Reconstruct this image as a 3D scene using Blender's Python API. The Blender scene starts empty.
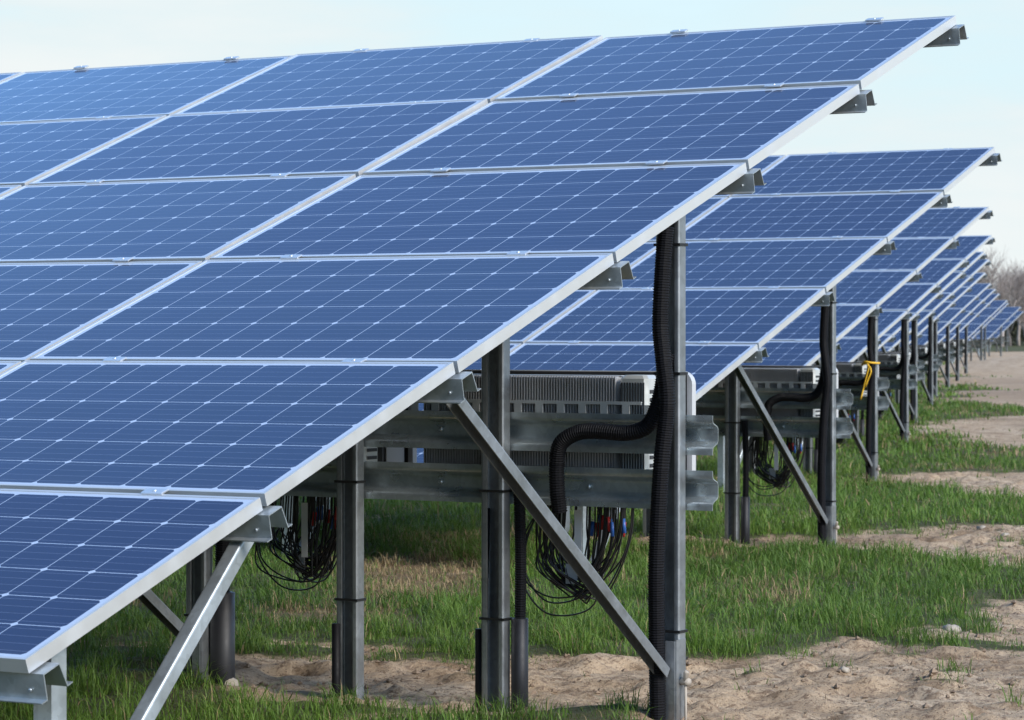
import bpy, math, random
import numpy as np
from mathutils import Vector, Matrix

random.seed(7)
rng = np.random.default_rng(11)
SC = bpy.context.scene
COL = SC.collection
TILT = 0.3444
CT, ST = math.cos(TILT), math.sin(TILT)
MW, MH, FR = 1.61, 0.992, 0.036          # module width, height, frame depth
PX, PY = 1.63, 1.012                     # module pitch along the row and up the slope

# ------------------------------------------------------------------ helpers
class MB:
    """collects shapes, links them as ONE mesh object"""
    def __init__(s): s.v, s.f, s.sm = [], [], []
    def add(s, vs, fs, smooth=False):
        o = len(s.v)
        s.v += [tuple(v) for v in vs]
        s.f += [tuple(i + o for i in f) for f in fs]
        s.sm += [smooth] * len(fs)
        return s
    def box(s, x0, x1, y0, y1, z0, z1):
        vs = [(x, y, z) for z in (z0, z1) for y in (y0, y1) for x in (x0, x1)]
        return s.add(vs, [(0, 2, 3, 1), (4, 5, 7, 6), (0, 1, 5, 4), (2, 6, 7, 3), (0, 4, 6, 2), (1, 3, 7, 5)])
    def cbox(s, x0, x1, y0, y1, z0, z1, c=.006):
        """box with chamfered edges (along z and the two ends)"""
        def ring(z, i):
            a, b, d, e = x0 + i, x1 - i, y0 + i, y1 - i
            return [(a + c, d, z), (b - c, d, z), (b, d + c, z), (b, e - c, z), (b - c, e, z), (a + c, e, z), (a, e - c, z), (a, d + c, z)]
        vs = ring(z0, c) + ring(z0 + c, 0) + ring(z1 - c, 0) + ring(z1, c)
        fs = [tuple(range(7, -1, -1)), tuple(range(24, 32))]
        for k in range(3):
            for i in range(8):
                j = (i + 1) % 8
                fs.append((k*8 + i, k*8 + j, k*8 + 8 + j, k*8 + 8 + i))
        return s.add(vs, fs)
    def sweep(s, prof, p0, p1, xd):
        """extrude a closed 2D outline from p0 to p1; xd is the profile's first axis"""
        p0, p1 = Vector(p0), Vector(p1)
        w = (p1 - p0).normalized()
        u = Vector(xd); u = (u - w * u.dot(w)).normalized()
        v = w.cross(u)
        n = len(prof)
        vs = [p0 + u*a + v*b for a, b in prof] + [p1 + u*a + v*b for a, b in prof]
        fs = [(i, (i+1) % n, n + (i+1) % n, n + i) for i in range(n)]
        h = n // 2                                    # outline is a thick polyline: cap it strip by strip
        for i in range(h - 1):
            fs.append((i, i+1, n-2-i, n-1-i)[::-1]); fs.append((n+i, n+i+1, 2*n-2-i, 2*n-1-i))
        return s.add(vs, fs)
    def tube(s, pts, r, seg=8, rad=None, cap=True):
        pts = [Vector(p) for p in pts]
        n = len(pts); vs = []; fs = []
        t = (pts[1] - pts[0]).normalized()
        u = t.orthogonal().normalized()
        for i, p in enumerate(pts):
            t2 = (pts[min(i+1, n-1)] - pts[max(i-1, 0)])
            t2 = t2.normalized() if t2.length > 1e-9 else t
            u = (u - t2 * u.dot(t2)); u = u.normalized() if u.length > 1e-6 else t2.orthogonal().normalized()
            w = t2.cross(u); t = t2
            rr = rad[i] if rad is not None else r
            for k in range(seg):
                a = 2*math.pi*k/seg
                vs.append(p + (u*math.cos(a) + w*math.sin(a))*rr)
        for i in range(n-1):
            for k in range(seg):
                k2 = (k+1) % seg
                fs.append((i*seg+k, i*seg+k2, (i+1)*seg+k2, (i+1)*seg+k))
        if cap:
            fs.append(tuple(range(seg-1, -1, -1))); fs.append(tuple((n-1)*seg+k for k in range(seg)))
        return s.add(vs, fs, True)
    def build(s, name, mat, parent=None):
        me = bpy.data.meshes.new(name)
        me.from_pydata(s.v, [], s.f)
        me.polygons.foreach_set('use_smooth', s.sm)
        me.materials.append(mat)
        me.update()
        o = bpy.data.objects.new(name, me); COL.objects.link(o)
        if parent: o.parent = parent
        return o

def thick(poly, t):
    """open polyline -> closed outline of thickness t (centre line given)"""
    n = len(poly); L = []; Rr = []
    P = [Vector((a, b)) for a, b in poly]
    for i in range(n):
        d0 = (P[i] - P[i-1]).normalized() if i > 0 else None
        d1 = (P[i+1] - P[i]).normalized() if i < n-1 else None
        if d0 is None: d0 = d1
        if d1 is None: d1 = d0
        n0 = Vector((-d0.y, d0.x)); n1 = Vector((-d1.y, d1.x))
        m = (n0 + n1).normalized()
        k = t / 2 / max(.3, m.dot(n0))
        L.append(P[i] + m*k); Rr.append(P[i] - m*k)
    return [(p.x, p.y) for p in Rr] + [(p.x, p.y) for p in reversed(L)]

def spline(pts, step=.012):
    P = [Vector(p) for p in pts]
    P = [P[0]*2 - P[1]] + P + [P[-1]*2 - P[-2]]
    out = []
    for i in range(1, len(P)-2):
        a, b, c, d = P[i-1:i+3]
        n = max(2, int((c-b).length/step))
        for k in range(n):
            t = k/n
            out.append(.5*((2*b) + (c-a)*t + (2*a-5*b+4*c-d)*t*t + (3*b-a-3*c+d)*t**3))
    out.append(P[-2])
    return out

def corrugated(mb, pts, r, pitch=.0085, seg=14):
    """ribbed hose: square-ish rings along a smooth path"""
    path = spline(pts, pitch/4)
    rad = []
    for i in range(len(path)):
        rad.append(r if (i % 4) in (0, 1) else r*.91)
    mb.tube(path, r, seg, rad)
    for k in range(len(mb.sm)): mb.sm[k] = False
    return mb

def tag(o, label=None, cat=None, group=None, kind=None):
    if label: o['label'] = label
    if cat: o['category'] = cat
    if group: o['group'] = group
    if kind: o['kind'] = kind
    return o

def empty(name, loc, rz=0):
    o = bpy.data.objects.new(name, None); COL.objects.link(o)
    o.location = loc; o.rotation_euler = (0, 0, rz); o.empty_display_size = .2
    return o

def copy_tree(o, parent=None):
    c = o.copy(); COL.objects.link(c)
    c.parent = parent
    for ch in o.children: copy_tree(ch, c)
    return c

# ------------------------------------------------------------------ noise in numpy
def vnoise(x, y, seed=0):
    def h(i, j):
        n = (i.astype(np.int64)*374761393 + j.astype(np.int64)*668265263 + seed*1442695041) & 0x7fffffff
        n = ((n ^ (n >> 13))*1274126177) & 0x7fffffff
        return ((n ^ (n >> 16)) & 0xffff)/65535.0
    xi, yi = np.floor(x), np.floor(y)
    fx, fy = x-xi, y-yi
    fx = fx*fx*(3-2*fx); fy = fy*fy*(3-2*fy)
    a, b, c, d = h(xi, yi), h(xi+1, yi), h(xi, yi+1), h(xi+1, yi+1)
    return (a*(1-fx)+b*fx)*(1-fy) + (c*(1-fx)+d*fx)*fy
def fbm(x, y, s, oct=4, seed=0):
    t = 0; a = .5; n = 0
    for o in range(oct):
        t = t + a*vnoise(x/s*2**o + 17.3*o, y/s*2**o - 9.1*o, seed+o); n += a; a *= .5
    return t/n

# ------------------------------------------------------------------ materials
def mat_new(name):
    m = bpy.data.materials.new(name); m.use_nodes = True
    nt = m.node_tree
    return m, nt, nt.nodes['Principled BSDF']
class NT:
    def __init__(s, nt): s.nt = nt
    def n(s, t, **k):
        o = s.nt.nodes.new(t)
        for a, b in k.items(): setattr(o, a, b)
        return o
    def l(s, a, b): s.nt.links.new(a, b)
    def val(s, sock, v):
        if hasattr(v, 'is_output'): s.l(v, sock)
        else: sock.default_value = v
    def math(s, op, a, b=None, c=None, clamp=False):
        o = s.n('ShaderNodeMath', operation=op, use_clamp=clamp)
        s.val(o.inputs[0], a)
        if b is not None: s.val(o.inputs[1], b)
        if c is not None: s.val(o.inputs[2], c)
        return o.outputs[0]
    def mix(s, f, a, b, blend='MIX'):
        o = s.n('ShaderNodeMix', data_type='RGBA', blend_type=blend)
        s.val(o.inputs['Factor'], f)
        s.val(o.inputs[6], a if hasattr(a, 'is_output') else (*a, 1)); s.val(o.inputs[7], b if hasattr(b, 'is_output') else (*b, 1))
        return o.outputs[2]
    def noise(s, scale, detail=3, rough=.5, vec=None, out=0):
        o = s.n('ShaderNodeTexNoise'); o.inputs['Scale'].default_value = scale
        o.inputs['Detail'].default_value = detail; o.inputs['Roughness'].default_value = rough
        if vec is not None: s.l(vec, o.inputs['Vector'])
        return o.outputs[out]
    def ramp(s, f, stops):
        o = s.n('ShaderNodeValToRGB'); e = o.color_ramp.elements
        while len(e) < len(stops): e.new(.5)
        for q, (p, c) in zip(e, stops): q.position = p; q.color = (*c, 1)
        s.l(f, o.inputs[0]); return o.outputs[0]
    def maprange(s, v, a, b, c=0, d=1, smooth=True):
        o = s.n('ShaderNodeMapRange', interpolation_type='SMOOTHSTEP' if smooth else 'LINEAR')
        s.l(v, o.inputs[0])
        for i, q in enumerate((a, b, c, d)): o.inputs[i+1].default_value = q
        return o.outputs[0]
    def bump(s, h, strength, dist, bsdf):
        o = s.n('ShaderNodeBump'); o.inputs['Strength'].default_value = strength; o.inputs['Distance'].default_value = dist
        s.l(h, o.inputs['Height']); s.l(o.outputs[0], bsdf.inputs['Normal'])

def simple(name, col, rough=.5, metal=0, var=.15, scale=30, bump=0):
    m, nt, b = mat_new(name); N = NT(nt)
    co = N.n('ShaderNodeTexCoord').outputs['Object']
    nz = N.noise(scale, 4, .6, co)
    c0 = tuple(max(0, c*(1-var)) for c in col); c1 = tuple(min(1, c*(1+var)) for c in col)
    N.l(N.mix(nz, c0, c1), b.inputs['Base Color'])
    b.inputs['Metallic'].default_value = metal
    N.l(N.maprange(nz, .3, .7, max(.04, rough-.08), min(1, rough+.08)), b.inputs['Roughness'])
    if bump: N.bump(nz, bump, .002, b)
    return m

def galvanised(name, col, rough=.42, metal=.8, streak=1.0):
    m, nt, b = mat_new(name); N = NT(nt)
    tc = N.n('ShaderNodeTexCoord').outputs['Object']
    vo = N.n('ShaderNodeTexVoronoi'); vo.inputs['Scale'].default_value = 55; N.l(tc, vo.inputs['Vector'])
    sp = N.n('ShaderNodeSeparateColor'); N.l(vo.outputs['Color'], sp.inputs[0])
    big = N.noise(6, 4, .6, tc)
    f = N.math('ADD', N.math('MULTIPLY', sp.outputs[0], .35), N.math('MULTIPLY', big, .65))
    N.l(N.mix(f, tuple(c*.72 for c in col), tuple(min(1, c*1.22) for c in col)), b.inputs['Base Color'])
    N.l(N.maprange(big, .3, .7, rough-.1, rough+.14), b.inputs['Roughness'])
    b.inputs['Metallic'].default_value = metal
    N.bump(big, .12, .01, b)
    return m

M = {}
M['post'] = galvanised('galvanised_post_steel', (.30, .318, .33), .40, .8)
M['purlin'] = galvanised('galvanised_purlin_steel', (.42, .46, .48), .38, .7)
M['rail'] = galvanised('galvanised_rail_steel', (.48, .53, .54), .32, .75)
M['frame'] = simple('anodised_aluminium', (.64, .64, .63), .36, .6, .05, 8)
M['clamp'] = simple('clamp_aluminium', (.72, .74, .76), .35, .8, .06)
M['hose'] = simple('black_plastic_hose', (.0035, .0035, .005), .6, 0, .3, 40)
M['hose'].node_tree.nodes['Principled BSDF'].inputs['Specular IOR Level'].default_value = .22
M['sleeve'] = simple('dark_grey_plastic_pipe', (.016, .016, .019), .5, 0, .25, 15)
M['tie'] = simple('black_cable_tie', (.008, .008, .008), .5)
M['cable'] = simple('black_cable_rubber', (.010, .010, .011), .45)
M['red'] = simple('red_plastic', (.38, .02, .02), .45)
M['blue'] = simple('blue_plastic', (.03, .11, .38), .45)
M['white'] = simple('white_plastic', (.62, .64, .66), .45, 0, .06)
M['heat'] = simple('grey_cast_aluminium', (.55, .55, .56), .36, .45, .15, 12)
M['house'] = simple('dark_painted_housing', (.03, .031, .034), .5, 0, .12, 10)
M['cover'] = simple('off_white_painted_cover', (.42, .43, .44), .4, 0, .05, 6)
M['bracket'] = simple('zinc_bracket', (.55, .57, .56), .42, .4, .12, 20)
M['label'] = simple('grey_label', (.30, .33, .36), .5)
M['rope'] = simple('yellow_nylon_rope', (.72, .42, .02), .6, 0, .15, 60)
M['stone'] = simple('pale_stone', (.34, .30, .25), .9, 0, .3, 14, .6)
M['bark'] = simple('bare_bark', (.30, .255, .23), .9, 0, .3, 3)
M['bush'] = simple('far_dull_foliage', (.085, .085, .05), .9, 0, .4, 1)
M['clod'] = simple('dry_soil_clod', (.20, .145, .10), .95, 0, .6, 9, .8)

def solar_glass():
    m, nt, b = mat_new('solar_cells_under_glass'); N = NT(nt)
    tc = N.n('ShaderNodeTexCoord').outputs['Object']
    s = N.n('ShaderNodeSeparateXYZ'); N.l(tc, s.inputs[0])
    mx, my = .027, .026
    px, py = (MW-2*mx)/10, (MH-2*my)/6
    gx = N.math('DIVIDE', N.math('SUBTRACT', s.outputs[0], mx), px)
    gy = N.math('DIVIDE', N.math('SUBTRACT', s.outputs[1], my), py)
    fx = N.math('FRACT', gx); fy = N.math('FRACT', gy)
    dx = N.math('MULTIPLY', N.math('MINIMUM', fx, N.math('SUBTRACT', 1, fx)), px)
    dy = N.math('MULTIPLY', N.math('MINIMUM', fy, N.math('SUBTRACT', 1, fy)), py)
    gapx = N.math('LESS_THAN', dx, .0013); gapy = N.math('LESS_THAN', dy, .0014)
    dia = N.math('LESS_THAN', N.math('ADD', dx, dy), .0125)
    line = N.math('MAXIMUM', N.math('MAXIMUM', gapx, gapy), dia)
    out = N.math('MAXIMUM', N.math('GREATER_THAN', N.math('ABSOLUTE', N.math('SUBTRACT', gx, 5)), 5.0),
                 N.math('GREATER_THAN', N.math('ABSOLUTE', N.math('SUBTRACT', gy, 3)), 3.0))
    white = N.math('MAXIMUM', line, out)
    # busbars run along the long side, four to a cell
    bf = N.math('FRACT', N.math('MULTIPLY', fy, 4))
    bus = N.math('LESS_THAN', N.math('ABSOLUTE', N.math('SUBTRACT', bf, .5)), .022)
    # each cell has its own slight tint
    cx = N.math('FLOOR', gx); cy = N.math('FLOOR', gy)
    cv = N.n('ShaderNodeCombineXYZ'); N.l(cx, cv.inputs[0]); N.l(cy, cv.inputs[1])
    oi = N.n('ShaderNodeObjectInfo'); N.l(N.math('MULTIPLY', oi.outputs['Random'], 91), cv.inputs[2])
    wn = N.n('ShaderNodeTexWhiteNoise', noise_dimensions='3D'); N.l(cv.outputs[0], wn.inputs['Vector'])
    cell = N.mix(wn.outputs[0], (.003, .008, .034), (.004, .011, .046))
    cell = N.mix(N.math('MULTIPLY', oi.outputs['Random'], .5), cell, (.009, .014, .040))
    c = N.mix(N.math('MULTIPLY', bus, .55), cell, (.16, .19, .27))
    c = N.mix(white, c, (.40, .47, .59))
    # thin film of dust that gathers near the lower frame
    dust = N.math('MULTIPLY', N.noise(4, 5, .65, tc), N.maprange(s.outputs[1], 0.0, .12, .05, .008))
    c = N.mix(dust, c, (.42, .40, .36))
    N.l(c, b.inputs['Base Color'])
    b.inputs['Specular IOR Level'].default_value = 0
    rg = N.maprange(N.noise(9, 4, .6, tc), .3, .7, .10, .16)
    b.inputs['Roughness'].default_value = .5
    # anti-reflective coated glass: the reflection itself is tinted blue over the cells
    gl = N.n('ShaderNodeBsdfGlossy'); N.l(rg, gl.inputs['Roughness'])
    N.l(N.mix(white, N.mix(N.math('POWER', oi.outputs['Random'], 2.0), (.80, .87, 1.0), (.66, .72, .88)), (.9, .95, 1.0)), gl.inputs['Color'])
    fr = N.n('ShaderNodeFresnel'); fr.inputs['IOR'].default_value = 1.66
    ms = N.n('ShaderNodeMixShader'); N.l(fr.outputs[0], ms.inputs[0]); N.l(b.outputs[0], ms.inputs[1]); N.l(gl.outputs[0], ms.inputs[2])
    N.l(ms.outputs[0], nt.nodes['Material Output'].inputs[0])
    return m
M['glass'] = solar_glass()

# ------------------------------------------------------------------ profiles
def fillet(poly, r, n=3):
    """round the inner corners of an open polyline (cold-rolled bends)"""
    out = [poly[0]]
    for i in range(1, len(poly)-1):
        p = Vector(poly[i]); a = (Vector(poly[i-1])-p); b = (Vector(poly[i+1])-p)
        q = min(r, a.length*.45, b.length*.45); a.normalize(); b.normalize()
        for k in range(n+1):
            t = k/n
            v = (p+a*q)*(1-t)**2 + p*2*t*(1-t) + (p+b*q)*t*t
            out.append((v.x, v.y))
    out.append(poly[-1]); return out
C_POST = thick(fillet([(-.020, -.024), (-.044, -.024), (-.044, .024), (.044, .024), (.044, -.024), (.028, -.024)], .009), .004)
C_BRACE = thick(fillet([(-.020, -.022), (-.020, .016), (.020, .016), (.020, -.022)], .006), .003)
HAT = thick([(-.060, -.064), (-.038, -.064), (-.030, -.002), (.030, -.002), (.040, -.064), (.060, -.064)], .003)
RAIL = thick(fillet([(0, .0665), (0, .041), (.040, .026), (.040, -.026), (0, -.041), (0, -.0665)], .010), .0035)

# ------------------------------------------------------------------ module (shared meshes)
def module_meshes():
    g = MB().box(.006, MW-.006, .006, MH-.006, -.009, -.0025)
    go = g.build('solar_panel', M['glass'])
    f = MB()
    w = .0095
    f.box(0, MW, 0, w, -FR, 0); f.box(0, MW, MH-w, MH, -FR, 0)
    f.box(0, w, w, MH-w, -FR, 0); f.box(MW-w, MW, w, MH-w, -FR, 0)
    # inner bottom flange
    f.box(w, MW-w, w, .03, -FR+.0005, -FR+.0025); f.box(w, MW-w, MH-.03, MH-w, -FR+.0005, -FR+.0025)
    fo = f.build('frame', M['frame'], go)
    return go, fo
PROTO_G, PROTO_F = module_meshes()
CLAMP_MESH = None
protos_used = [False]

def plane_z(zb, y): return zb + y*math.tan(TILT)

def make_array(xe, yb, zg, zb, ncol, inset, label, clamps=True, frames=3, detail=True, jit=.005):
    """xe, yb: world position of the lower right corner; zb: height of the lower edge above the empty"""
    global CLAMP_MESH
    root = empty('solar_array', (xe, yb, zg))
    tag(root, label, 'solar array', 'rows of solar arrays in the field')
    for i in range(ncol):
        for j in range(6):
            if not protos_used[0]:
                p, fr = PROTO_G, PROTO_F; protos_used[0] = True
            else:
                p = PROTO_G.copy(); COL.objects.link(p)
                fr = PROTO_F.copy(); COL.objects.link(fr)
            p.parent = root; fr.parent = p
            u = -(i+1)*PX + (PX-MW); v = j*PY
            p.location = (u, v*CT, zb + v*ST)
            p.rotation_euler = (TILT + random.uniform(-jit, jit), random.uniform(-jit, jit)*.6, 0)
    x0 = -ncol*PX
    Rx = Vector((1, 0, 0)); nrm = Vector((0, -ST, CT)); up = Vector((0, CT, ST))
    for j in range(7):
        v = j*PY - (PY-MH)/2
        if j == 0: v = .045
        if j == 6: v = 6*PY - .050
        c = up*v - nrm*(FR+.0025) + Vector((0, 0, zb))
        mb = MB()
        # profile axes: first = up-slope, second = w x u -> choose direction so that hats open downwards
        mb.sweep([(a, b) for a, b in HAT], c + Rx*x0, c + Rx*.032, up)
        if detail:
            q = c - Rx*.012 + up*-.0375 - nrm*.040
            mb.tube([q, q - up*.005], .005, 6)
        mb.build('purlin', M['purlin'], root)
        if clamps:
            for i in range(ncol):
                for fr_ in (.22, .78):
                    u = -i*PX - fr_*MW
                    vv = j*PY - (PY-MH)/2 if 0 < j < 6 else (0.0 if j == 0 else 6*PY-(PY-MH))
                    if CLAMP_MESH is None:
                        b = MB().cbox(-.036, .036, -.016, .016, -.002, .0045, .0015)
                        b.tube([(0, 0, .0045), (0, 0, .0065)], .006, 6)
                        o = b.build('module_clamp', M['clamp'], root); CLAMP_MESH = o.data
                    else:
                        o = bpy.data.objects.new('module_clamp', CLAMP_MESH); COL.objects.link(o); o.parent = root
                    o.location = up*vv + nrm*.0022 + Vector((u, 0, zb)); o.rotation_euler = (TILT, 0, 0)
    yp = 3.33                                              # rear posts
    ztop = plane_z(zb, yp) - .030
    zlow = -.35
    offs = [0, .69, 1.33, 2.02]
    posts = []
    for k in range(frames): posts += [(-inset - 1.965*k, 'frame')]
    posts += [(-inset-.684, 'rack'), (-inset-1.292, 'rack')]
    for xp, kind in posts:
        mb = MB()
        mb.sweep(C_POST, (xp, yp, zlow), (xp, yp, ztop), (1, 0, 0))
        mb.build('post', M['post'], root)
        if detail:
            for zt in ((1.57, 1.12, .27, .21) if kind == 'frame' else (.76, .31)):
                t = .0495; z = zt + random.uniform(-.03, .03); fy, by = -.0295, .0295
                m = MB()
                for s_ in ((-t, t, fy, fy+.003), (-t, t, by-.003, by), (-t, -t+.003, fy+.003, by-.003), (t-.003, t, fy+.003, by-.003)):
                    m.box(xp+s_[0], xp+s_[1], yp+s_[2], yp+s_[3], z, z+.009)
                m.build('cable_tie', M['tie'], root)
        if kind == 'frame':
            xb = xp + .012
            # foot bracket and brace from the rear post's foot up to the purlin in front
            m = MB(); m.sweep(thick([(-.001, -.055), (-.001, .012), ], .005), (xp+.0495, yp, zlow), (xp+.0495, yp, .27), (1, 0, 0))
            m.box(xp+.012, xp+.0465, yp-.0605, yp-.0555, zlow, .265)
            m.build('foot_bracket', M['post'], root)
            j2 = up*(2*PY) - nrm*(FR+.068) + Vector((xb, 0, zb))
            m = MB(); m.sweep(C_BRACE, (xb, yp-.075, .165), j2 + Vector((0, .01, -.01)), (1, 0, 0))
            m.build('brace', M['post'], root)
            # front post and its brace
            yf = .20; xf = xp-.045
            m = MB(); m.sweep(thick([(-.026, -.012), (-.026, -.026), (.026, -.026), (.026, .026), (-.026, .026), (-.026, .012)], .004),
                              (xf, yf, zlow), (xf, yf, plane_z(zb, yf) - (FR+.004)/CT - .008), (1, 0, 0))
            m.build('front_post', M['purlin'], root)
            j1 = up*(1*PY) - nrm*(FR+.068) + Vector((xp-.032, 0, zb))
            m = MB(); m.sweep([(-a, -b) for a, b in C_BRACE], (xp-.032, yf+.075, .06), j1 + Vector((0, -.01, -.01)), (1, 0, 0))
            m.build('brace', M['purlin'], root)
            if detail and xp == posts[0][0]:
                m = MB()
                m.tube([(xp+.05, yp-.02, .13), (xp+.085, yp-.03, .13)], .013, 8)
                m.tube([(xp+.072, yp-.03, .12), (xp+.075, yp-.032, .16), (xp+.079, yp-.032, .165)], .009, 8)
                m.tube([(xp+.072, yp-.03, .12), (xp+.073, yp-.03, -.05)], .005, 6)
                m.build('earth_clamp', M['stone'], root)
    for z in (.948, .763):
        mb = MB()
        x_r, x_l = -inset + .14, -inset - 3.1
        mb.sweep(RAIL, (x_l, yp+.034, z), (x_r, yp+.034, z), (0, 1, 0))
        if detail:
            for xx in (-.35, -.95, -1.6, -2.3):
                q = Vector((-inset+xx, yp+.0715, z))
                mb.tube([q, q + Vector((0, -.012, 0))], .009, 6)
        mb.build('mounting_rail', M['rail'], root)
    return root

# ------------------------------------------------------------------ inverter
def make_inverter():
    """origin: middle of the back face (towards the camera) at the bottom; size .93 x .30 x .44"""
    r = empty('inverter', (0, 0, 0))
    W = .46
    MB().cbox(-W, W, .10, .27, 0, .425, .012).build('housing', M['house'], r)
    m = MB()                                                # heat sink: upright fins on a base plate
    n = 72
    for k in range(n):
        x = -W + .015 + k*(2*W-.145)/(n-1)
        m.box(x, x+.003, .0, .099, .03, .425)
    m.box(-W+.01, W-.12, .03, .0985, .4252, .4275)
    m.build('heat_sink', M['heat'], r)
    m = MB()                                                # louvred fan box at the right end
    m.cbox(W-.112, W-.004, .0, .098, .02, .43, .012)
    m.build('fan_box', M['bracket'], r)
    m = MB()
    for k in range(9):
        x = W-.102 + k*.0105
        m.box(x, x+.005, -.004, -.0005, .06, .405)
    m.build('louvre', M['house'], r)
    m = MB()                                                # slots of the side
    for k in range(12):
        z = .06 + k*.028
        m.box(W-.0038, W-.0012, .02, .08, z, z+.012)
    m.build('side_slot', M['house'], r)
    m = MB()                                                # slotted hanging bracket
    m.box(-W-.03, W-.02, -.012, -.008, .285, .294); m.box(-W-.03, W-.02, -.012, -.008, .329, .340)
    x = -W-.03
    for k in range(12):
        m.box(x, x+.029, -.012, -.008, .294, .329); x += .0856
    m.box(-W-.03, W-.02, -.0078, .0, .336, .339)
    m.build('bracket', M['bracket'], r)
    # front cover: a rounded plate a little larger than the housing
    m = MB(); a, b_, z0, z1, rc = -W-.03, W+.028, -.03, .440, .045
    ring = []
    for cx, cz, a0 in ((b_-rc, z1-rc, 0), (a+rc, z1-rc, 90), (a+rc, z0+rc, 180), (b_-rc, z0+rc, 270)):
        for k in range(7):
            t = math.radians(a0 + 15*k); ring.append((cx + rc*math.cos(t), cz + rc*math.sin(t)))
    n = len(ring)
    vs = [(x, .272, z) for x, z in ring] + [(x, .30, z) for x, z in ring] + [((x-(a+b_)/2)*.985+(a+b_)/2, .31, (z-.21)*.97+.21) for x, z in ring]
    fs = [tuple(range(n)), tuple(range(3*n-1, 2*n-1, -1))]
    for q in range(2):
        for i in range(n):
            fs.append((q*n+i, q*n+n+i, q*n+n+(i+1) % n, q*n+(i+1) % n))
    m.add(vs, fs); m.build('cover', M['cover'], r)
    MB().box(-W-.01, W+.008, .2705, .2718, -.01, .4365).build('gasket', M['house'], r)
    m = MB(); m.cbox(W+.002, W+.006, .13, .25, .02, .40, .0015); m.build('side_panel', M['cover'], r)
    m = MB(); m.box(W+.0062, W+.0075, .15, .235, .16, .27); m.build('rating_plate', M['label'], r)
    for k in range(5):
        m = MB(); m.tube([(-.35+.15*k, .18, 0), (-.35+.15*k, .18, -.035)], .011, 8); m.build('cable_gland', M['hose'], r)
    return r

# ------------------------------------------------------------------ loops of string cable
def make_bundle(seed, w=.36, drop=.33, left_heavy=True):
    """origin at the top middle of the loops"""
    rr = random.Random(seed)
    r = empty('cable_bundle', (0, 0, 0))
    m = MB()
    for k in range(34):
        xa = rr.uniform(-.5, -.22)*w if left_heavy and k % 4 else rr.uniform(-.5, .1)*w
        xb = rr.uniform(.1, .5)*w
        dz = drop*rr.uniform(.68, 1.0); xm = rr.uniform(-.10, .10)*w
        y0, y1, y2 = [rr.uniform(-.05, .05) for _ in range(3)]
        bx = rr.uniform(-.12, .0)*w
        pts = [(xa, y0, .04), (xa+bx*.3, y0, -.3*dz), (xa*.85+bx, y2, -.68*dz), (xm*.9-.06*w, y2, -.95*dz), (xm+.06*w, y1, -dz*.97),
               (xb*.72, y1, -.62*dz), (xb*.95, y1, -.25*dz), (xb, y1, .04)]
        m.tube(spline(pts, .02), .0032, 5)
    for k in range(3):                                       # a few that wander out of the loop
        pts = [(-.45*w, 0, .02), (-.62*w, -.04, -.35*drop), (-.60*w, -.05, -.75*drop), (-.3*w, -.05, -(.9+.08*k)*drop), (.1*w, -.04, -(.88+.05*k)*drop), (.3*w, -.03, -.6*drop)]
        m.tube(spline([(a+rr.uniform(-.015, .015), b, c+rr.uniform(-.02, .02)) for a, b, c in pts], .02), .0032, 5)
    m.build('cable', M['cable'], r)
    for k in range(9):
        x = (.08 + .05*k)*w; y = rr.uniform(-.05, .02)
        mm = MB(); z = -.03 + rr.uniform(-.02, .02); t = rr.uniform(-.008, .008)
        mm.tube([(x, y, z), (x+t, y, z-.05)], .0075, 6)
        mm.build('connector', M['red'] if k % 2 else M['blue'], r)
    mm = MB(); mm.box(-.02*w, .06*w, -.056, -.054, -.20, .0); mm.build('cable_tag', M['white'], r)
    mm = MB(); mm.box(-.16*w, -.03*w, -.03, -.028, -.26, -.19); mm.build('cable_sleeve', M['label'], r)
    return r

def make_conduit(top):
    """ribbed hose beside the end post; origin at the ground at the post"""
    m = MB()
    pts = [(.0, -.045, -.12), (.002, -.05, .07), (.004, -.06, .30), (.012, -.075, .54), (.028, -.075, .84), (.048, -.07, 1.05), (.034, -.07, 1.20), (.02, -.065, 1.32), (.026, -.06, 1.5), (.036, -.055, top)]
    corrugated(m, [(a-.012, b-.024, c) for a, b, c in pts], .0285)
    return m.build('corrugated_conduit', M['hose'])
def make_branch():
    """second hose: rises with the first one, then runs along the upper rail and drops into the cable loops"""
    m = MB()
    pts = [(-.02, -.03, 1.22), (-.035, -.05, 1.08), (-.075, -.055, .985), (-.15, -.06, .955), (-.26, -.06, .958), (-.34, -.06, .953), (-.41, -.06, .915), (-.432, -.05, .85), (-.434, -.045, .76), (-.434, -.03, .68)]
    corrugated(m, pts, .0275)
    o = m.build('corrugated_conduit', M['hose'])
    return o
def make_drop(top):
    m = MB(); corrugated(m, [(0, 0, .2), (.004, 0, .5), (-.004, 0, top)], .021)
    o = m.build('corrugated_conduit', M['hose'])
    k = MB(); n = 20
    k.tube([(0, 0, -.2), (0, 0, .30), (0, 0, .302)], .03, 20, [.03, .03, .025]); k.build('pipe_sleeve', M['sleeve'], o)
    return o

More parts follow.
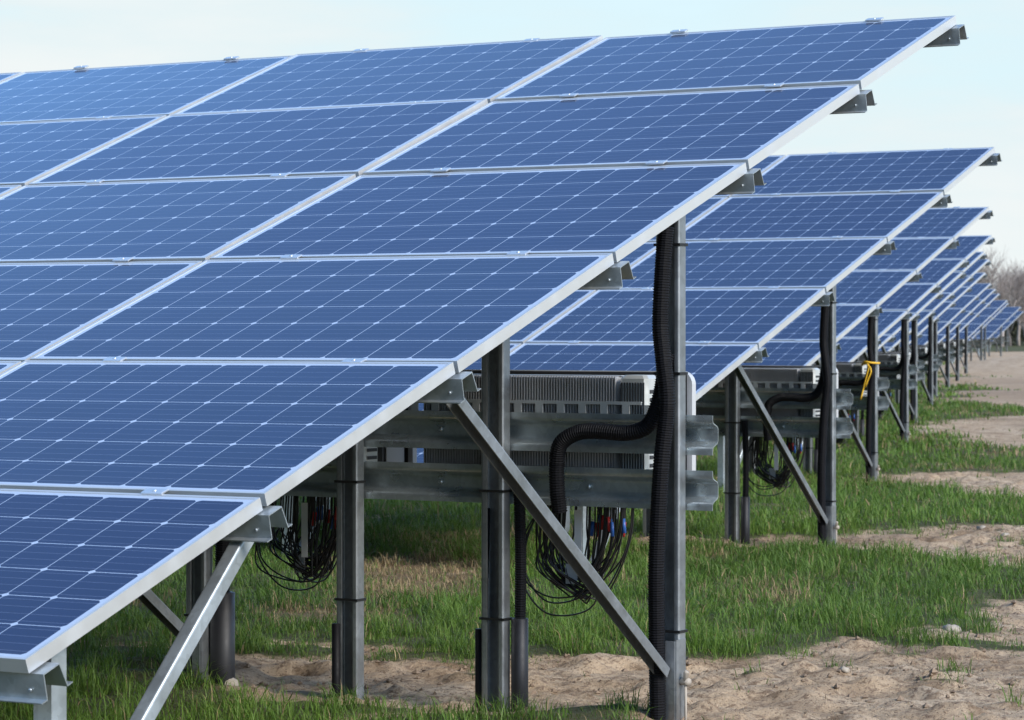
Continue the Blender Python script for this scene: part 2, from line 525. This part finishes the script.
# ------------------------------------------------------------------ terrain
GY = [0, 8.5, 17, 25.5, 34, 60, 110, 200, 400, 4000]
GZ = [.02, 0, -.1, -.18, -.17, -.2, -.2, -.1, 0, 0]
POLY = {
 'S1': [(-6.82, 9.02), (-6.9, 9.31), (-6.55, 9.51), (-6.02, 9.72), (-5.55, 10.28), (-5.2, 10.66), (-5.1, 11.34), (-4.74, 11.08), (-4.47, 11.02), (-4.17, 11.37), (-1.6, 10.6), (-2.4, 7.2), (-4.0, 7.0), (-5.38, 6.86), (-6.1, 8.35), (-6.5, 8.72)],
 'S2': [(-4.82, 11.97), (-5.18, 12.95), (-5.14, 13.59), (-4.3, 13.7), (-3.2, 12.6), (-3.5, 11.6), (-4.38, 11.6), (-4.56, 11.71)],
 'S3': [(-9.4, 17.1), (-8.78, 16.94), (-7.93, 17.29), (-7.92, 17.92), (-7.74, 18.71), (-7.04, 19.2), (-5.7, 18.4), (-4.4, 16.2), (-5.5, 15.5), (-6.32, 15.88), (-7.05, 16.41), (-8.31, 16.17), (-9.2, 16.4)],
 'S4': [(-11.59, 26.48), (-11.38, 27.51), (-10.46, 28.51), (-8.2, 27.5), (-7.4, 23.6), (-8.36, 22.8), (-9.08, 23.28), (-10.51, 25.42), (-11.11, 25.49)],
 'S5': [(-17.02, 40.17), (-17.75, 43.75), (-17.15, 46.73), (-12, 45), (-11, 35), (-12.13, 33.06), (-13.17, 33.77), (-15.17, 37.39)],
 'S6': [(-34.1, 83.65), (-32.66, 89.0), (-24, 88), (-15, 55), (-18.23, 49.69), (-20.33, 51.62), (-21.85, 53.34)],
 'S7': [(-69.42, 173.11), (-55, 190), (-30, 180), (-22, 92), (-31.31, 85.32), (-36, 87.4), (-44, 108)],
}
FAR_G = [[(-30.5, 69), (-28.8, 72.04), (-25.84, 66.53), (-25.62, 64.08), (-28, 63)], [(-26.5, 60), (-24.83, 62.12), (-23.27, 59.65), (-24.01, 58.06), (-25.5, 56.5)], [(-23.5, 53), (-21.87, 55.24), (-20.52, 53.26), (-20.33, 51.62), (-22, 50)]]
FG = [[(-6.6, 7.6), (-6.3, 8.1), (-5.9, 8.25), (-5.5, 8.42), (-5.1, 8.36), (-4.75, 8.62), (-4.3, 8.15), (-5.31, 7.3)], [(-4.72, 10.6), (-4.78, 11.1), (-4.55, 10.64)], [(-4.7, 11.3), (-4.46, 11.6), (-4.0, 11.2), (-4.4, 10.96)]]
STRAW = [[(-9.7, 14.0), (-9.1, 14.81), (-7.3, 12.3), (-7.9, 11.5)], [(-6.32, 12.75), (-6.28, 13.2), (-5.93, 12.85), (-5.88, 12.28)], [(-8.4, 11.2), (-7.6, 11.6), (-6.9, 10.9), (-7.7, 10.6)]]
def sd_poly(x, y, poly):
    """signed distance, negative inside"""
    d = np.full(x.shape, 1e9); inside = np.zeros(x.shape, bool)
    n = len(poly)
    for i in range(n):
        ax, ay = poly[i]; bx, by = poly[(i+1) % n]
        ex, ey = bx-ax, by-ay
        t = np.clip(((x-ax)*ex + (y-ay)*ey)/(ex*ex+ey*ey), 0, 1)
        d = np.minimum(d, (x-ax-t*ex)**2 + (y-ay-t*ey)**2)
        c = (ay > y) != (by > y)
        with np.errstate(divide='ignore', invalid='ignore'):
            xi = ax + (y-ay)/(ey if ey else 1e-9)*ex
        inside ^= c & (x < xi)
    d = np.sqrt(d)
    return np.where(inside, -d, d)
def cover(x, y):
    """grass 0..1, straw 0..1"""
    sc = np.clip(y/14, .6, 6)
    n1 = (fbm(x, y, .55, 4, 3)-.5); n2 = (fbm(x, y, 2.4, 3, 21)-.5)
    g = np.ones_like(x)
    for k, p in POLY.items():
        d = sd_poly(x, y, p) + n1*.75*np.minimum(sc, 2) + n2*.25*sc
        g = np.minimum(g, np.clip(d/(.34*sc)+.30, 0, 1))
    for p in FG:
        d = sd_poly(x, y, p) + n1*.5
        g = np.maximum(g, np.clip(-d/.08+.2, 0, .8))
    for p in FAR_G:
        g = np.maximum(g, np.clip(-(sd_poly(x, y, p) + n2*2)/.8 + .4, 0, 1))
    # tufts that have come up in the sand, bare spots in the grass
    t = fbm(x, y, .22, 3, 50)
    g = np.maximum(g, np.clip((t-.71)*9, 0, .65)*(y < 40))
    g = g*np.clip(1-(fbm(x, y, .5, 3, 77)-.70)*7, .15, 1)
    s = np.zeros_like(x)
    for p in STRAW:
        d = sd_poly(x, y, p) + n1*.6 + n2*.4
        s = np.maximum(s, np.clip(-d/.35+.25, 0, 1))
    s = np.maximum(s, np.clip((fbm(x, y, 1.1, 3, 91)-.60)*4, 0, .55))
    return g, s
HOLES = [(-6.75, 8.75, .16, .09), (-6.5, 9.15, .12, .06), (-4.2, 9.6, .2, .03)]
def height(x, y, fine=True):
    z = np.interp(y, GY, GZ)
    z = z - .03*np.clip((-4.6-x)/.6, 0, 1)*np.clip((14-y)/3, 0, 1)
    z = z + (fbm(x, y, 6, 3, 8)-.5)*.10*np.clip((y-10)/8, .15, 1)
    la, de = x*.858 + y*.514, -x*.514 + y*.858            # a low bank of spoil beyond the tenth row
    z = z + .72*np.exp(-((la-25)/8.2)**4 - ((de-107)/4.5)**2)*(.8+.4*fbm(x, y, 2.5, 3, 33))
    if fine:
        g, s = cover(x, y)
        k = np.clip(40/np.maximum(y, 1), 0, 1)
        z = z + k*((fbm(x, y, .35, 4, 31)-.5)*.050 + (fbm(x, y, .07, 3, 41)-.5)*.034)*(1-.5*g)
        z = z + k*np.clip(fbm(x, y, .16, 3, 61)-.56, 0, 1)*.16*(1-g)
        z = z + .03*g*k
        for hx, hy, hr, hd in HOLES:
            q = np.hypot(x-hx, (y-hy)); z = z - hd*np.exp(-(q/hr)**2) + hd*.45*np.exp(-((q-hr*1.5)/(hr*.5))**2)
    return z

def axis(segs):
    out = [segs[0][0]]
    for a, b, s0, s1 in segs:
        x = a
        while x < b:
            t = (x-a)/(b-a); x += s0 + (s1-s0)*t
            out.append(min(x, b))
    return np.unique(np.array(out))
xs = np.concatenate([-axis([(12, 40, .12, 1.2), (40, 200, 1.2, 20), (200, 3000, 40, 500)])[::-1], axis([(-12, -2.5, .032, .032), (-2.5, 4, .06, .4), (4, 60, .5, 12), (60, 3000, 30, 500)])])
ys = axis([(-60, 2, 10, .6), (2, 6.5, .5, .035), (6.5, 14, .030, .045), (14, 30, .05, .12), (30, 90, .14, .9), (90, 300, 1, 14), (300, 4500, 30, 600)])
xs = np.unique(xs)
XX, YY = np.meshgrid(xs, ys)
ZZ = height(XX, YY)
nx, ny = len(xs), len(ys)
def fast_mesh(name, co, faces_idx, loop_total, mat, smooth=True):
    me = bpy.data.meshes.new(name)
    me.vertices.add(len(co)); me.vertices.foreach_set('co', co.astype(np.float32).ravel())
    me.loops.add(len(faces_idx)); me.loops.foreach_set('vertex_index', faces_idx.astype(np.int32))
    nf = len(loop_total); me.polygons.add(nf)
    st = np.zeros(nf, np.int32); st[1:] = np.cumsum(loop_total)[:-1]
    me.polygons.foreach_set('loop_start', st)
    me.polygons.foreach_set('use_smooth', np.full(nf, smooth))
    me.update(calc_edges=True); me.validate()
    me.materials.append(mat)
    return me
def ground_mat():
    m, nt, b = mat_new('sandy_soil_and_turf'); N = NT(nt)
    tc = N.n('ShaderNodeTexCoord').outputs['Object']
    at = N.n('ShaderNodeVertexColor', layer_name='cover'); s = N.n('ShaderNodeSeparateColor'); N.l(at.outputs[0], s.inputs[0])
    n1 = N.noise(2.2, 6, .62, tc); n2 = N.noise(28, 6, .7, tc); n3 = N.noise(160, 4, .7, tc)
    sand = N.ramp(n1, [(.30, (.33, .232, .145)), (.5, (.47, .35, .235)), (.72, (.57, .45, .325))])
    sand = N.mix(N.math('MULTIPLY', N.maprange(n2, .50, .64), .85), sand, (.19, .13, .09))
    sand = N.mix(N.math('MULTIPLY', N.maprange(n3, .55, .72), .55), sand, (.56, .47, .38))
    sand = N.mix(s.outputs[2], sand, N.mix(n2, (.20, .14, .095), (.34, .25, .175)))
    n5 = N.noise(7, 5, .65, tc)
    sand = N.mix(N.math('MULTIPLY', N.maprange(n5, .52, .66), .7), sand, (.215, .145, .09))
    n4 = N.noise(75, 3, .6, tc)
    sand = N.mix(N.math('MULTIPLY', N.maprange(n4, .565, .67), .85), sand, (.14, .095, .062))
    turf = N.ramp(n2, [(.3, (.045, .048, .022)), (.6, (.085, .090, .038)), (.8, (.17, .14, .08))])
    straw = N.ramp(n2, [(.3, (.10, .065, .035)), (.7, (.24, .165, .09))])
    turf = N.mix(s.outputs[1], turf, straw)
    f = N.maprange(N.math('ADD', s.outputs[0], N.math('MULTIPLY', N.math('SUBTRACT', n2, .5), .7)), .45, .80)
    N.l(N.mix(f, sand, turf), b.inputs['Base Color'])
    b.inputs['Roughness'].default_value = .95; b.inputs['Specular IOR Level'].default_value = .15
    h = N.math('ADD', N.math('MULTIPLY', n2, .7), N.math('MULTIPLY', n3, .3))
    N.bump(h, .9, .03, b)
    return m
idx = np.arange(nx*ny).reshape(ny, nx)
quads = np.stack([idx[:-1, :-1], idx[:-1, 1:], idx[1:, 1:], idx[1:, :-1]], -1).reshape(-1)
gme = fast_mesh('ground', np.stack([XX, YY, ZZ], -1).reshape(-1, 3), quads, np.full((nx-1)*(ny-1), 4), ground_mat())
G, S = cover(XX, YY)
DM = np.clip(-(sd_poly(XX, YY, [(-37, 84), (-33, 93), (-20, 70), (-14, 50), (-20, 46)]) + (fbm(XX, YY, 9, 3, 13)-.5)*14)/6 + .3, 0, 1)*.75
DM = np.maximum(DM, np.clip((fbm(XX, YY, 1.6, 4, 29)-.55)*5, 0, .7)*(YY < 45))
ca = gme.color_attributes.new('cover', 'FLOAT_COLOR', 'POINT')
ca.data.foreach_set('color', np.stack([G, S, DM, np.ones_like(G)], -1).astype(np.float32).ravel())
ground = bpy.data.objects.new('ground', gme); COL.objects.link(ground)
tag(ground, kind='structure')

# ------------------------------------------------------------------ camera
CAMP = Vector((0, 0, 1.3)); YAW, PITCH = -.5399, -.010544
cd = bpy.data.cameras.new('camera'); cam = bpy.data.objects.new('camera', cd); COL.objects.link(cam)
cd.sensor_width = 36; cd.lens = 2877.33*36/1024; cd.clip_end = 6000; cd.clip_start = .1
cam.location = CAMP; cam.rotation_euler = (math.pi/2 + PITCH, 0, -YAW)
cd.dof.use_dof = True; cd.dof.focus_distance = 9.8; cd.dof.aperture_fstop = 13
SC.camera = cam

# ------------------------------------------------------------------ grass (ground cover)
def grass_mat():
    m, nt, b = mat_new('grass_blades'); N = NT(nt)
    at = N.n('ShaderNodeVertexColor', layer_name='tone')
    N.l(at.outputs[0], b.inputs['Base Color'])
    b.inputs['Roughness'].default_value = .55; b.inputs['Specular IOR Level'].default_value = .3
    tr = N.n('ShaderNodeBsdfTranslucent'); N.l(at.outputs[0], tr.inputs[0])
    mx = N.n('ShaderNodeMixShader'); mx.inputs[0].default_value = .35
    N.l(b.outputs[0], mx.inputs[1]); N.l(tr.outputs[0], mx.inputs[2])
    N.l(mx.outputs[0], nt.nodes['Material Output'].inputs[0])
    return m
GM = grass_mat()
cyw, syw = math.cos(YAW), math.sin(YAW)
def scatter(y_depth0, y_depth1, dens, margin):
    """random ground points between two distances from the camera, inside its widened field of view"""
    half = 512/2877.33*margin
    area = half*(y_depth1**2 - y_depth0**2)
    n = int(area*dens)
    d = np.sqrt(rng.uniform(y_depth0**2, y_depth1**2, n))
    l = rng.uniform(-half, half, n)*d
    x = d*syw + l*cyw; y = d*cyw - l*syw
    return x, y
CO, FI, LT, TN = [], [], [], []
vcount = 0
def blades(x, y, hmin, hmax, w, litter=False):
    global vcount
    g, s = cover(x, y)
    clump = fbm(x, y, .16, 2, 5)
    keep = (g < .6) & (fbm(x, y, .5, 3, 71) > .50) if litter else rng.random(len(x)) < np.clip(g, 0, 1)**1.2*np.clip(.12 + 2.4*(clump-.32), .16, 1)
    x, y, g, s, clump = x[keep], y[keep], g[keep], s[keep], clump[keep]
    n = len(x)
    z = height(x, y) - (.012 if not litter else -.004)
    big = fbm(x, y, 1.1, 3, 14)
    h = (hmin + (hmax-hmin)*rng.random(n)**1.6)*np.clip(.22 + .95*g, .25, 1.1)*(.25 + 1.5*clump)*(1-.35*s)*(.7+.6*big)
    a = rng.uniform(0, 2*np.pi, n); lean = rng.uniform(.15, 1.25, n)*h
    if litter: lean = rng.uniform(.02, .07, n); h = lean*rng.uniform(.05, .25, n)
    ta = a + rng.normal(np.pi/2, .5, n)
    ww = w*rng.uniform(.6, 1.3, n)
    dx, dy = np.cos(a)*lean, np.sin(a)*lean
    wx, wy = np.cos(ta)*ww/2, np.sin(ta)*ww/2
    v = np.empty((n, 5, 3))
    v[:, 0] = np.stack([x-wx, y-wy, z], -1); v[:, 1] = np.stack([x+wx, y+wy, z], -1)
    v[:, 2] = np.stack([x+dx*.38+wx*.8, y+dy*.38+wy*.8, z+h*.62], -1)
    v[:, 3] = np.stack([x+dx*.38-wx*.8, y+dy*.38-wy*.8, z+h*.62], -1)
    v[:, 4] = np.stack([x+dx, y+dy, z+h*np.clip(.98-.25*lean/h, .3, 1)], -1)
    o = vcount + np.arange(n)*5
    f = np.stack([o, o+1, o+2, o+3, o+3, o+2, o+4], -1)
    CO.append(v.reshape(-1, 3)); FI.append(f.reshape(-1)); LT.append(np.tile([4, 3], n)); vcount += 5*n
    t = rng.random(n)[:, None]; u = np.clip(big*1.6-.3 + rng.normal(0, .15, n), 0, 1)[:, None]
    dark = np.array([.050, .115, .014]); mid = np.array([.100, .195, .024]); lite = np.array([.23, .305, .075]); dry = np.array([.38, .28, .15])
    c = dark*(1-u) + mid*u
    c = c*(1-.45*t) + lite*.45*t
    isdry = (rng.random(n) < np.clip(.05 + .75*s, 0, .9) + litter)[:, None]
    c = np.where(isdry, dry*rng.uniform(.25 if litter else .5, 1.1, (n, 1)), c)
    TN.append(np.repeat(np.concatenate([c, np.ones((n, 1))], 1), 5, 0))
for d0, d1, dens, hm, hx, w in ((6.2, 8.6, 2600, .03, .095, .0040), (8.6, 13, 9000, .02, .10, .0034), (13, 20, 4800, .025, .105, .0046), (20, 32, 1500, .03, .11, .0072), (32, 60, 340, .05, .13, .015), (60, 130, 40, .06, .14, .04)):
    x, y = scatter(d0, d1, dens, 1.22)
    blades(x, y, hm, hx, w)
for d0, d1, dens, w in ((8.2, 13, 700, .003), (13, 26, 200, .005)):
    x, y = scatter(d0, d1, dens, 1.2)
    blades(x, y, 0, 0, w, True)
CO = np.concatenate(CO); FI = np.concatenate(FI); LT = np.concatenate(LT); TN = np.concatenate(TN)
print('blades', len(LT)//2)
gm = fast_mesh('grass', CO, FI, LT, GM, True)
ca = gm.color_attributes.new('tone', 'FLOAT_COLOR', 'POINT'); ca.data.foreach_set('color', TN.astype(np.float32).ravel())
go = bpy.data.objects.new('grass', gm); COL.objects.link(go)
tag(go, 'rough green grass with dry straw growing in patches on the sandy soil', 'grass', kind='stuff')

# crumbs of soil and small gravel lying on the sand
def crumbs():
    x, y = scatter(8.0, 26, 600, 1.2)
    g, s = cover(x, y); k = (g < .5) & (rng.random(len(x)) < np.clip((fbm(x, y, .30, 3, 19)-.38)*4, .08, 1))
    x, y = x[k], y[k]; n = len(x); z = height(x, y)
    r = .0025 + .016*rng.random(n)**6
    base = np.array([(1, 0, 0), (-1, 0, 0), (0, 1, 0), (0, -1, 0), (0, 0, 1), (0, 0, -1)], float)
    tri = np.array([(0, 2, 4), (2, 1, 4), (1, 3, 4), (3, 0, 4), (2, 0, 5), (1, 2, 5), (3, 1, 5), (0, 3, 5)])
    v = base[None]*r[:, None, None]*rng.uniform(.55, 1.4, (n, 6, 1))
    v[:, :, 2] *= .7
    a = rng.uniform(0, 6.28, n); c_, s_ = np.cos(a)[:, None], np.sin(a)[:, None]
    v = np.stack([v[:, :, 0]*c_ - v[:, :, 1]*s_, v[:, :, 0]*s_ + v[:, :, 1]*c_, v[:, :, 2]], -1)
    v += np.stack([x, y, z + r*.15], -1)[:, None]
    f = (tri[None] + (np.arange(n)*6)[:, None, None]).reshape(-1)
    me = fast_mesh('soil_crumbs', v.reshape(-1, 3), f, np.full(n*8, 3), M['clod'], False)
    o = bpy.data.objects.new('soil_crumbs', me); COL.objects.link(o)
    tag(o, 'loose soil crumbs and gravel scattered over the bare sand', 'soil crumbs', kind='stuff')
crumbs()

# ------------------------------------------------------------------ the rows
HT = lambda x, y: float(height(np.array([x], float), np.array([y], float), False)[0])
ORD = ['nearest', 'second', 'third', 'fourth', 'fifth', 'sixth', 'seventh', 'eighth', 'ninth', 'tenth', 'eleventh', 'twelfth', 'thirteenth', 'farthest']
ROWS = [(-4.437, 5.187, .524, 6, .049), (-7.538, 13.524, .541, 5, .20), (-11.021, 22.24, .52, 4, .25), (-14.311, 30.69, .525, 4, .24),
        (-17.78, 39.18, .544, 3, .24), (-21.05, 47.68, .64, 3, .24), (-24.49, 56.18, .557, 3, .24), (-28.34, 66.28, .487, 3, .24), (-31.93, 75.78, .478, 3, .24),
        (-36.1, 86.78, .48, 3, .24), (-45.3, 111.28, .524, 3, .24), (-49.89, 123.28, .513, 3, .24), (-57.67, 145.28, .52, 3, .24), (-67.02, 170.28, .45, 3, .24)]
LAB = ['large solar array in front, its aluminium edge running up from the lower left corner',
       'second solar array from the front, directly behind the nearest one',
       'third solar array from the front, with the yellow rope on its end post',
       'fourth solar array from the front, right behind the one with yellow rope']
for k in range(5, 14):
    LAB.append('%s solar array from the front in the receding line' % ORD[k-1])
LAB.append('small farthest solar array at the far end of the line near the bare trees')
inv0 = make_inverter(); used_inv = [False]
bun = [make_bundle(3), make_bundle(8, .34, .30, False)]
hose0 = make_conduit(1.64); branch0 = make_branch(); drop0 = make_drop(.80)
first = set()
def take(o):
    if o.name not in first:
        first.add(o.name); return o
    return copy_tree(o)
ROWNAME = ['the nearest row', 'the second row', 'the third row', 'the fourth row', 'the fifth row', 'the sixth row', 'the seventh row', 'the eighth row', 'the ninth row', 'the tenth row']
for r, (xe, yb, zb, nc, ins) in enumerate(ROWS):
    xa, ya = xe-ins, yb+3.33
    zg = HT(xa, ya) if r else 0.0
    make_array(xe, yb, zg, zb-zg, nc, ins, LAB[r], clamps=(r < 3), frames=3 if r < 4 else 2, detail=(r < 4))
    if r > 9: continue
    RN = ROWNAME[r]
    for q, (dx, what) in enumerate(((-.60, 'right hand'), (-1.755, 'left hand'))[:2 if r < 4 else 1]):
        o = take(inv0); o.location = (xa+dx, ya+.10, zg+.715)
        tag(o, ('grey finned inverter with white cover next to the end post of %s' % RN) if q == 0 else
               ('finned inverter left of the end inverter under %s' % RN), 'inverter', 'inverters mounted behind the posts')
    o = take(hose0); o.location = (xa, ya, zg)
    tag(o, 'black corrugated conduit climbing the whole end post of %s' % RN, 'conduit', 'corrugated conduits on the posts')
    if r > 5: continue
    o = take(branch0); o.location = (xa+.022, ya, zg)
    tag(o, 'black corrugated conduit bending along the upper rail of %s' % RN, 'conduit', 'corrugated conduits on the posts')
    o = take(drop0); o.location = (xa-.605, ya+.03, zg)
    tag(o, 'short black conduit in a thick sleeve beside the second post of %s' % RN, 'conduit', 'corrugated conduits on the posts')
    if r < 4:
        o = take(bun[0]); o.location = (xa-.445, ya+.2, zg+.675)
        tag(o, 'tangled black cable loops with coloured plugs under the end inverter of %s' % RN, 'cables', 'cable loops hanging below the inverters')
        o = take(bun[1]); o.location = (xa-1.60, ya+.2, zg+.665)
        tag(o, 'neat black cable loops hanging under the inner inverter of %s' % RN, 'cables', 'cable loops hanging below the inverters')
# sleeves at the feet of the near row
def sleeve(x, y, r, top, label):
    m = MB(); z0 = HT(x, y)-.2
    m.tube([(x, y, z0), (x, y, top), (x, y, top+.003)], r, 20, [r, r, r*.8])
    o = m.build('pipe_sleeve', M['sleeve'])
    c = MB(); corrugated(c, [(x, y, top-.03), (x+.008, y, top+.25), (x+.015, y+.02, top+.5)], r*.62); c.build('conduit', M['hose'], o)
    tag(o, label, 'pipe')
XA, YA = -4.489, 8.517
sleeve(XA-1.88, YA+.03, .048, .33, 'wide dark pipe sleeve with hose standing beside the braced inner post at left')
m = MB(); m.tube([(XA-1.33, YA-.03, -.2), (XA-1.33, YA-.03, .25)], .016, 12); o = m.build('thin_pipe', M['hose'])
tag(o, 'thin black pipe stub at the left side of the third post from the right', 'pipe')
m = MB(); m.tube([(XA-.742, YA-.0, -.2), (XA-.742, YA+.0, .26)], .02, 14); m.tube([(XA-.728, YA, .26), (XA-.722, YA+.005, .55), (XA-.722, YA+.01, .68)], .011, 10)
o = m.build('thin_pipe', M['hose']); tag(o, 'thin black pipe at the left side of the second post of the nearest row', 'pipe')

na = [o for o in bpy.data.objects if o.name.startswith('solar_array') and not o.parent][0]
m = MB(); m.box(-.052+.0462, -.052+.0476, 3.31, 3.345, 1.545, 1.60); m.build('post_label', M['white'], na)
# yellow rope on the third row's end post
xr, yr = ROWS[2][0]-ROWS[2][4], ROWS[2][1]+3.33
m = MB()
loop = [(-.085, -.06, 1.02), (-.02, -.150, 1.045), (.05, -.14, 1.035), (.07, 0, 1.03), (.0, .06, 1.03), (-.09, .02, 1.02), (-.085, -.06, 1.01), (.0, -.152, 1.04), (.03, -.150, .99)]
m.tube(spline(loop, .02), .009, 7)
m.tube(spline([(.03, -.150, 1.0), (.01, -.152, .93), (-.02, -.152, .82), (-.06, -.150, .68)], .03), .008, 7)
m.tube(spline([(.035, -.150, 1.0), (.05, -.152, .95), (.02, -.152, .88), (-.01, -.152, .80)], .03), .007, 7)
o = m.build('rope', M['rope']); o.location = (xr, yr, HT(xr, yr)+.12)
tag(o, 'yellow rope knotted round the end post of the third row', 'rope')

# stones
def stone(x, y, r, label, seed):
    rr = np.random.default_rng(seed)
    m = MB(); vs = []; fs = []; n, k = 12, 7
    for i in range(k):
        th = math.pi*i/(k-1)
        for j in range(n):
            ph = 2*math.pi*j/n
            q = r*(1+.22*rr.normal()*.6)
            vs.append((q*math.sin(th)*math.cos(ph)*1.2, q*math.sin(th)*math.sin(ph), q*math.cos(th)*.75))
    for i in range(k-1):
        for j in range(n): fs.append((i*n+j, i*n+(j+1) % n, (i+1)*n+(j+1) % n, (i+1)*n+j))
    m.add(vs, fs, True); o = m.build('stone', M['stone']); o.location = (x, y, float(height(np.array([x]), np.array([y]))[0])+r*.3)
    tag(o, label, 'stone', 'stones lying on the bare ground')
stone(-7.5, 18.9, .035, 'largest pale stone on the sand strip right of the second row', 1)
stone(-4.79, 11.71, .035, 'pale stone lying in the grass at the edge of the near sand', 2)
stone(-4.57, 10.1, .018, 'small pale stone on the open foreground sand', 3)
stone(-6.35, 8.55, .04, 'flat pale stone beside the dug hole near the left posts', 4)
stone(-7.1, 18.3, .03, 'rounded stone a little nearer than the largest pale stone', 5)

# ------------------------------------------------------------------ bare trees far behind
def bare_tree(x, y, h, seed, label, spread=1.0):
    rr = random.Random(seed); r = empty('bare_tree', (x, y, HT(x, y)))
    tag(r, label, 'tree', 'bare trees on the horizon')
    tr, cr = MB(), MB()
    def grow(p, d, L, rad, depth):
        pts = [p]; q = p.copy(); dd = d.copy()
        for k in range(4):
            dd = (dd + Vector((rr.uniform(-.18, .18), rr.uniform(-.18, .18), rr.uniform(-.03, .12)))).normalized()
            q = q + dd*L/4; pts.append(q.copy())
        rads = [rad*(1-.13*i) for i in range(5)]
        (tr if depth == 0 else cr).tube(pts, rad, 6 if depth < 2 else 3, rads, depth < 2)
        if depth >= 4: return
        for k in range([8, 6, 6, 4][depth]):
            t = rr.uniform(.3, 1); i = min(3, int(t*4)); s = pts[i].lerp(pts[i+1], t*4-i)
            az = rr.uniform(0, 6.283); tilt = rr.uniform(.35, .95)
            nd = (dd + Vector((math.cos(az), math.sin(az), .1))*tilt*spread).normalized()
            grow(s, nd, L*rr.uniform(.58, .8), max(.014, rads[i]*.5), depth+1)
    grow(Vector((0, 0, -.2)), Vector((0, 0, 1)), h*.42, h*.022, 0)
    tr.build('trunk', M['bark'], r); cr.build('crown', M['bark'], r)
def far_bush(x, y, w, h, seed, label):
    rs = np.random.default_rng(seed); n = 5200
    u = rs.normal(size=(n, 3)); u /= np.linalg.norm(u, axis=1)[:, None]
    q = u*(rs.random((n, 1))**.45)*np.array([w/2, w/3, h/2])
    q *= (.7 + .6*vnoise(u[:, 0]*3+seed, u[:, 2]*3, seed))[:, None]
    q[:, 2] += h/2; q[:, 2] = np.abs(q[:, 2])
    t = rs.normal(size=(n, 3, 3))*.10
    v = (q[:, None] + t).reshape(-1, 3)
    me = fast_mesh('crown', v, np.arange(3*n), np.full(n, 3), M['bush'], False)
    r = empty('bush', (x, y, HT(x, y))); o = bpy.data.objects.new('crown', me); COL.objects.link(o); o.parent = r
    m = MB()
    for k in range(5): m.tube([(0, 0, -.1), (math.cos(k*1.3)*w*.15, math.sin(k*1.3)*w*.15, h*.6)], .05, 5, [.06, .02])
    m.build('stem', M['bark'], r)
    tag(r, label, 'bush', 'dull bushes on the horizon')
def far(px, dist):
    """world x, y at a bearing right of the camera axis (tangent) and distance along it"""
    t = (px-512)/2877.33
    return dist*(syw + t*cyw), dist*(cyw - t*syw)
for k, (px, d, h, lab) in enumerate(((1002, 232, 8.6, 'bare leafless tree standing tallest beyond the farthest arrays'), (1019, 246, 8.0, 'bare leafless tree right of the tallest one at the picture edge'),
                                (988, 262, 6.6, 'bare leafless tree half hidden by the arrays, left of the tallest one'), (1042, 238, 6.8, 'bare leafless tree beyond the right edge of the field'), (1010, 240, 7.2, 'bare leafless tree between the tallest one and the picture edge'), (1027, 236, 7.6, 'bare leafless tree cut off by the right picture edge'), (1075, 255, 6.5, 'bare leafless tree farthest to the right on the horizon'))):
    bare_tree(*far(px, d), h, 40+k, lab, 1.1)
for k, (px, d, w, h, lab) in enumerate(((1012, 252, 10, 4.2, 'low dull bush below the tallest bare tree'), (1036, 250, 10, 4.6, 'low dull bush at the right end of the horizon'), (1070, 262, 9, 3.2, 'broad dull bush far out on the right horizon'), (984, 268, 7, 2.2, 'low dull bush hidden behind the farthest array edges'))):
    far_bush(*far(px, d), w, h, 60+k, lab)

# ------------------------------------------------------------------ light
EL, AZ = math.radians(30), math.radians(101)            # azimuth from +Y clockwise: sun to the right, a little behind the camera
sd = Vector((math.sin(AZ)*math.cos(EL), math.cos(AZ)*math.cos(EL), math.sin(EL)))
ld = bpy.data.lights.new('sun', 'SUN'); ld.energy = 2.7; ld.angle = math.radians(22); ld.color = (1, .95, .88)
lo = bpy.data.objects.new('sun', ld); COL.objects.link(lo)
lo.rotation_euler = sd.to_track_quat('Z', 'Y').to_euler(); lo.location = (20, -10, 30)
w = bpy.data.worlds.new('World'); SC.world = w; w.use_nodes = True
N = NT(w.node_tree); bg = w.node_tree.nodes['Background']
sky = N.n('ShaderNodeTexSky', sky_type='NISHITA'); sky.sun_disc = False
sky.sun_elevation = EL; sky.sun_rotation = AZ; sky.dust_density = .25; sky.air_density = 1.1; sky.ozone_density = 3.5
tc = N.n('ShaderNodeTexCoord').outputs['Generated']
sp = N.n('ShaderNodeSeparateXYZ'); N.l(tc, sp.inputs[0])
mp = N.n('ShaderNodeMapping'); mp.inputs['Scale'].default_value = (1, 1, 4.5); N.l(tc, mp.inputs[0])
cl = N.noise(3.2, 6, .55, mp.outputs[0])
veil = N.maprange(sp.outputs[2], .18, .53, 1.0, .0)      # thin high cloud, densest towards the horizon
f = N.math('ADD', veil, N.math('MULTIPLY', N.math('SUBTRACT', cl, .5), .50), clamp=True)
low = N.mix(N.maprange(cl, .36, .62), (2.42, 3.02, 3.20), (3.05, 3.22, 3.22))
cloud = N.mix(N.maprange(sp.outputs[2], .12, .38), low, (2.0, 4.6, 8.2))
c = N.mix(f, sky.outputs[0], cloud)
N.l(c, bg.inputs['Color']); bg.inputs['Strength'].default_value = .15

SC.render.engine = 'CYCLES'
SC.view_settings.view_transform = 'Standard'; SC.view_settings.look = 'None'; SC.view_settings.exposure = .95; SC.view_settings.gamma = 1
SC.view_settings.use_curve_mapping = False
SC.render.resolution_x, SC.render.resolution_y = 1024, 720
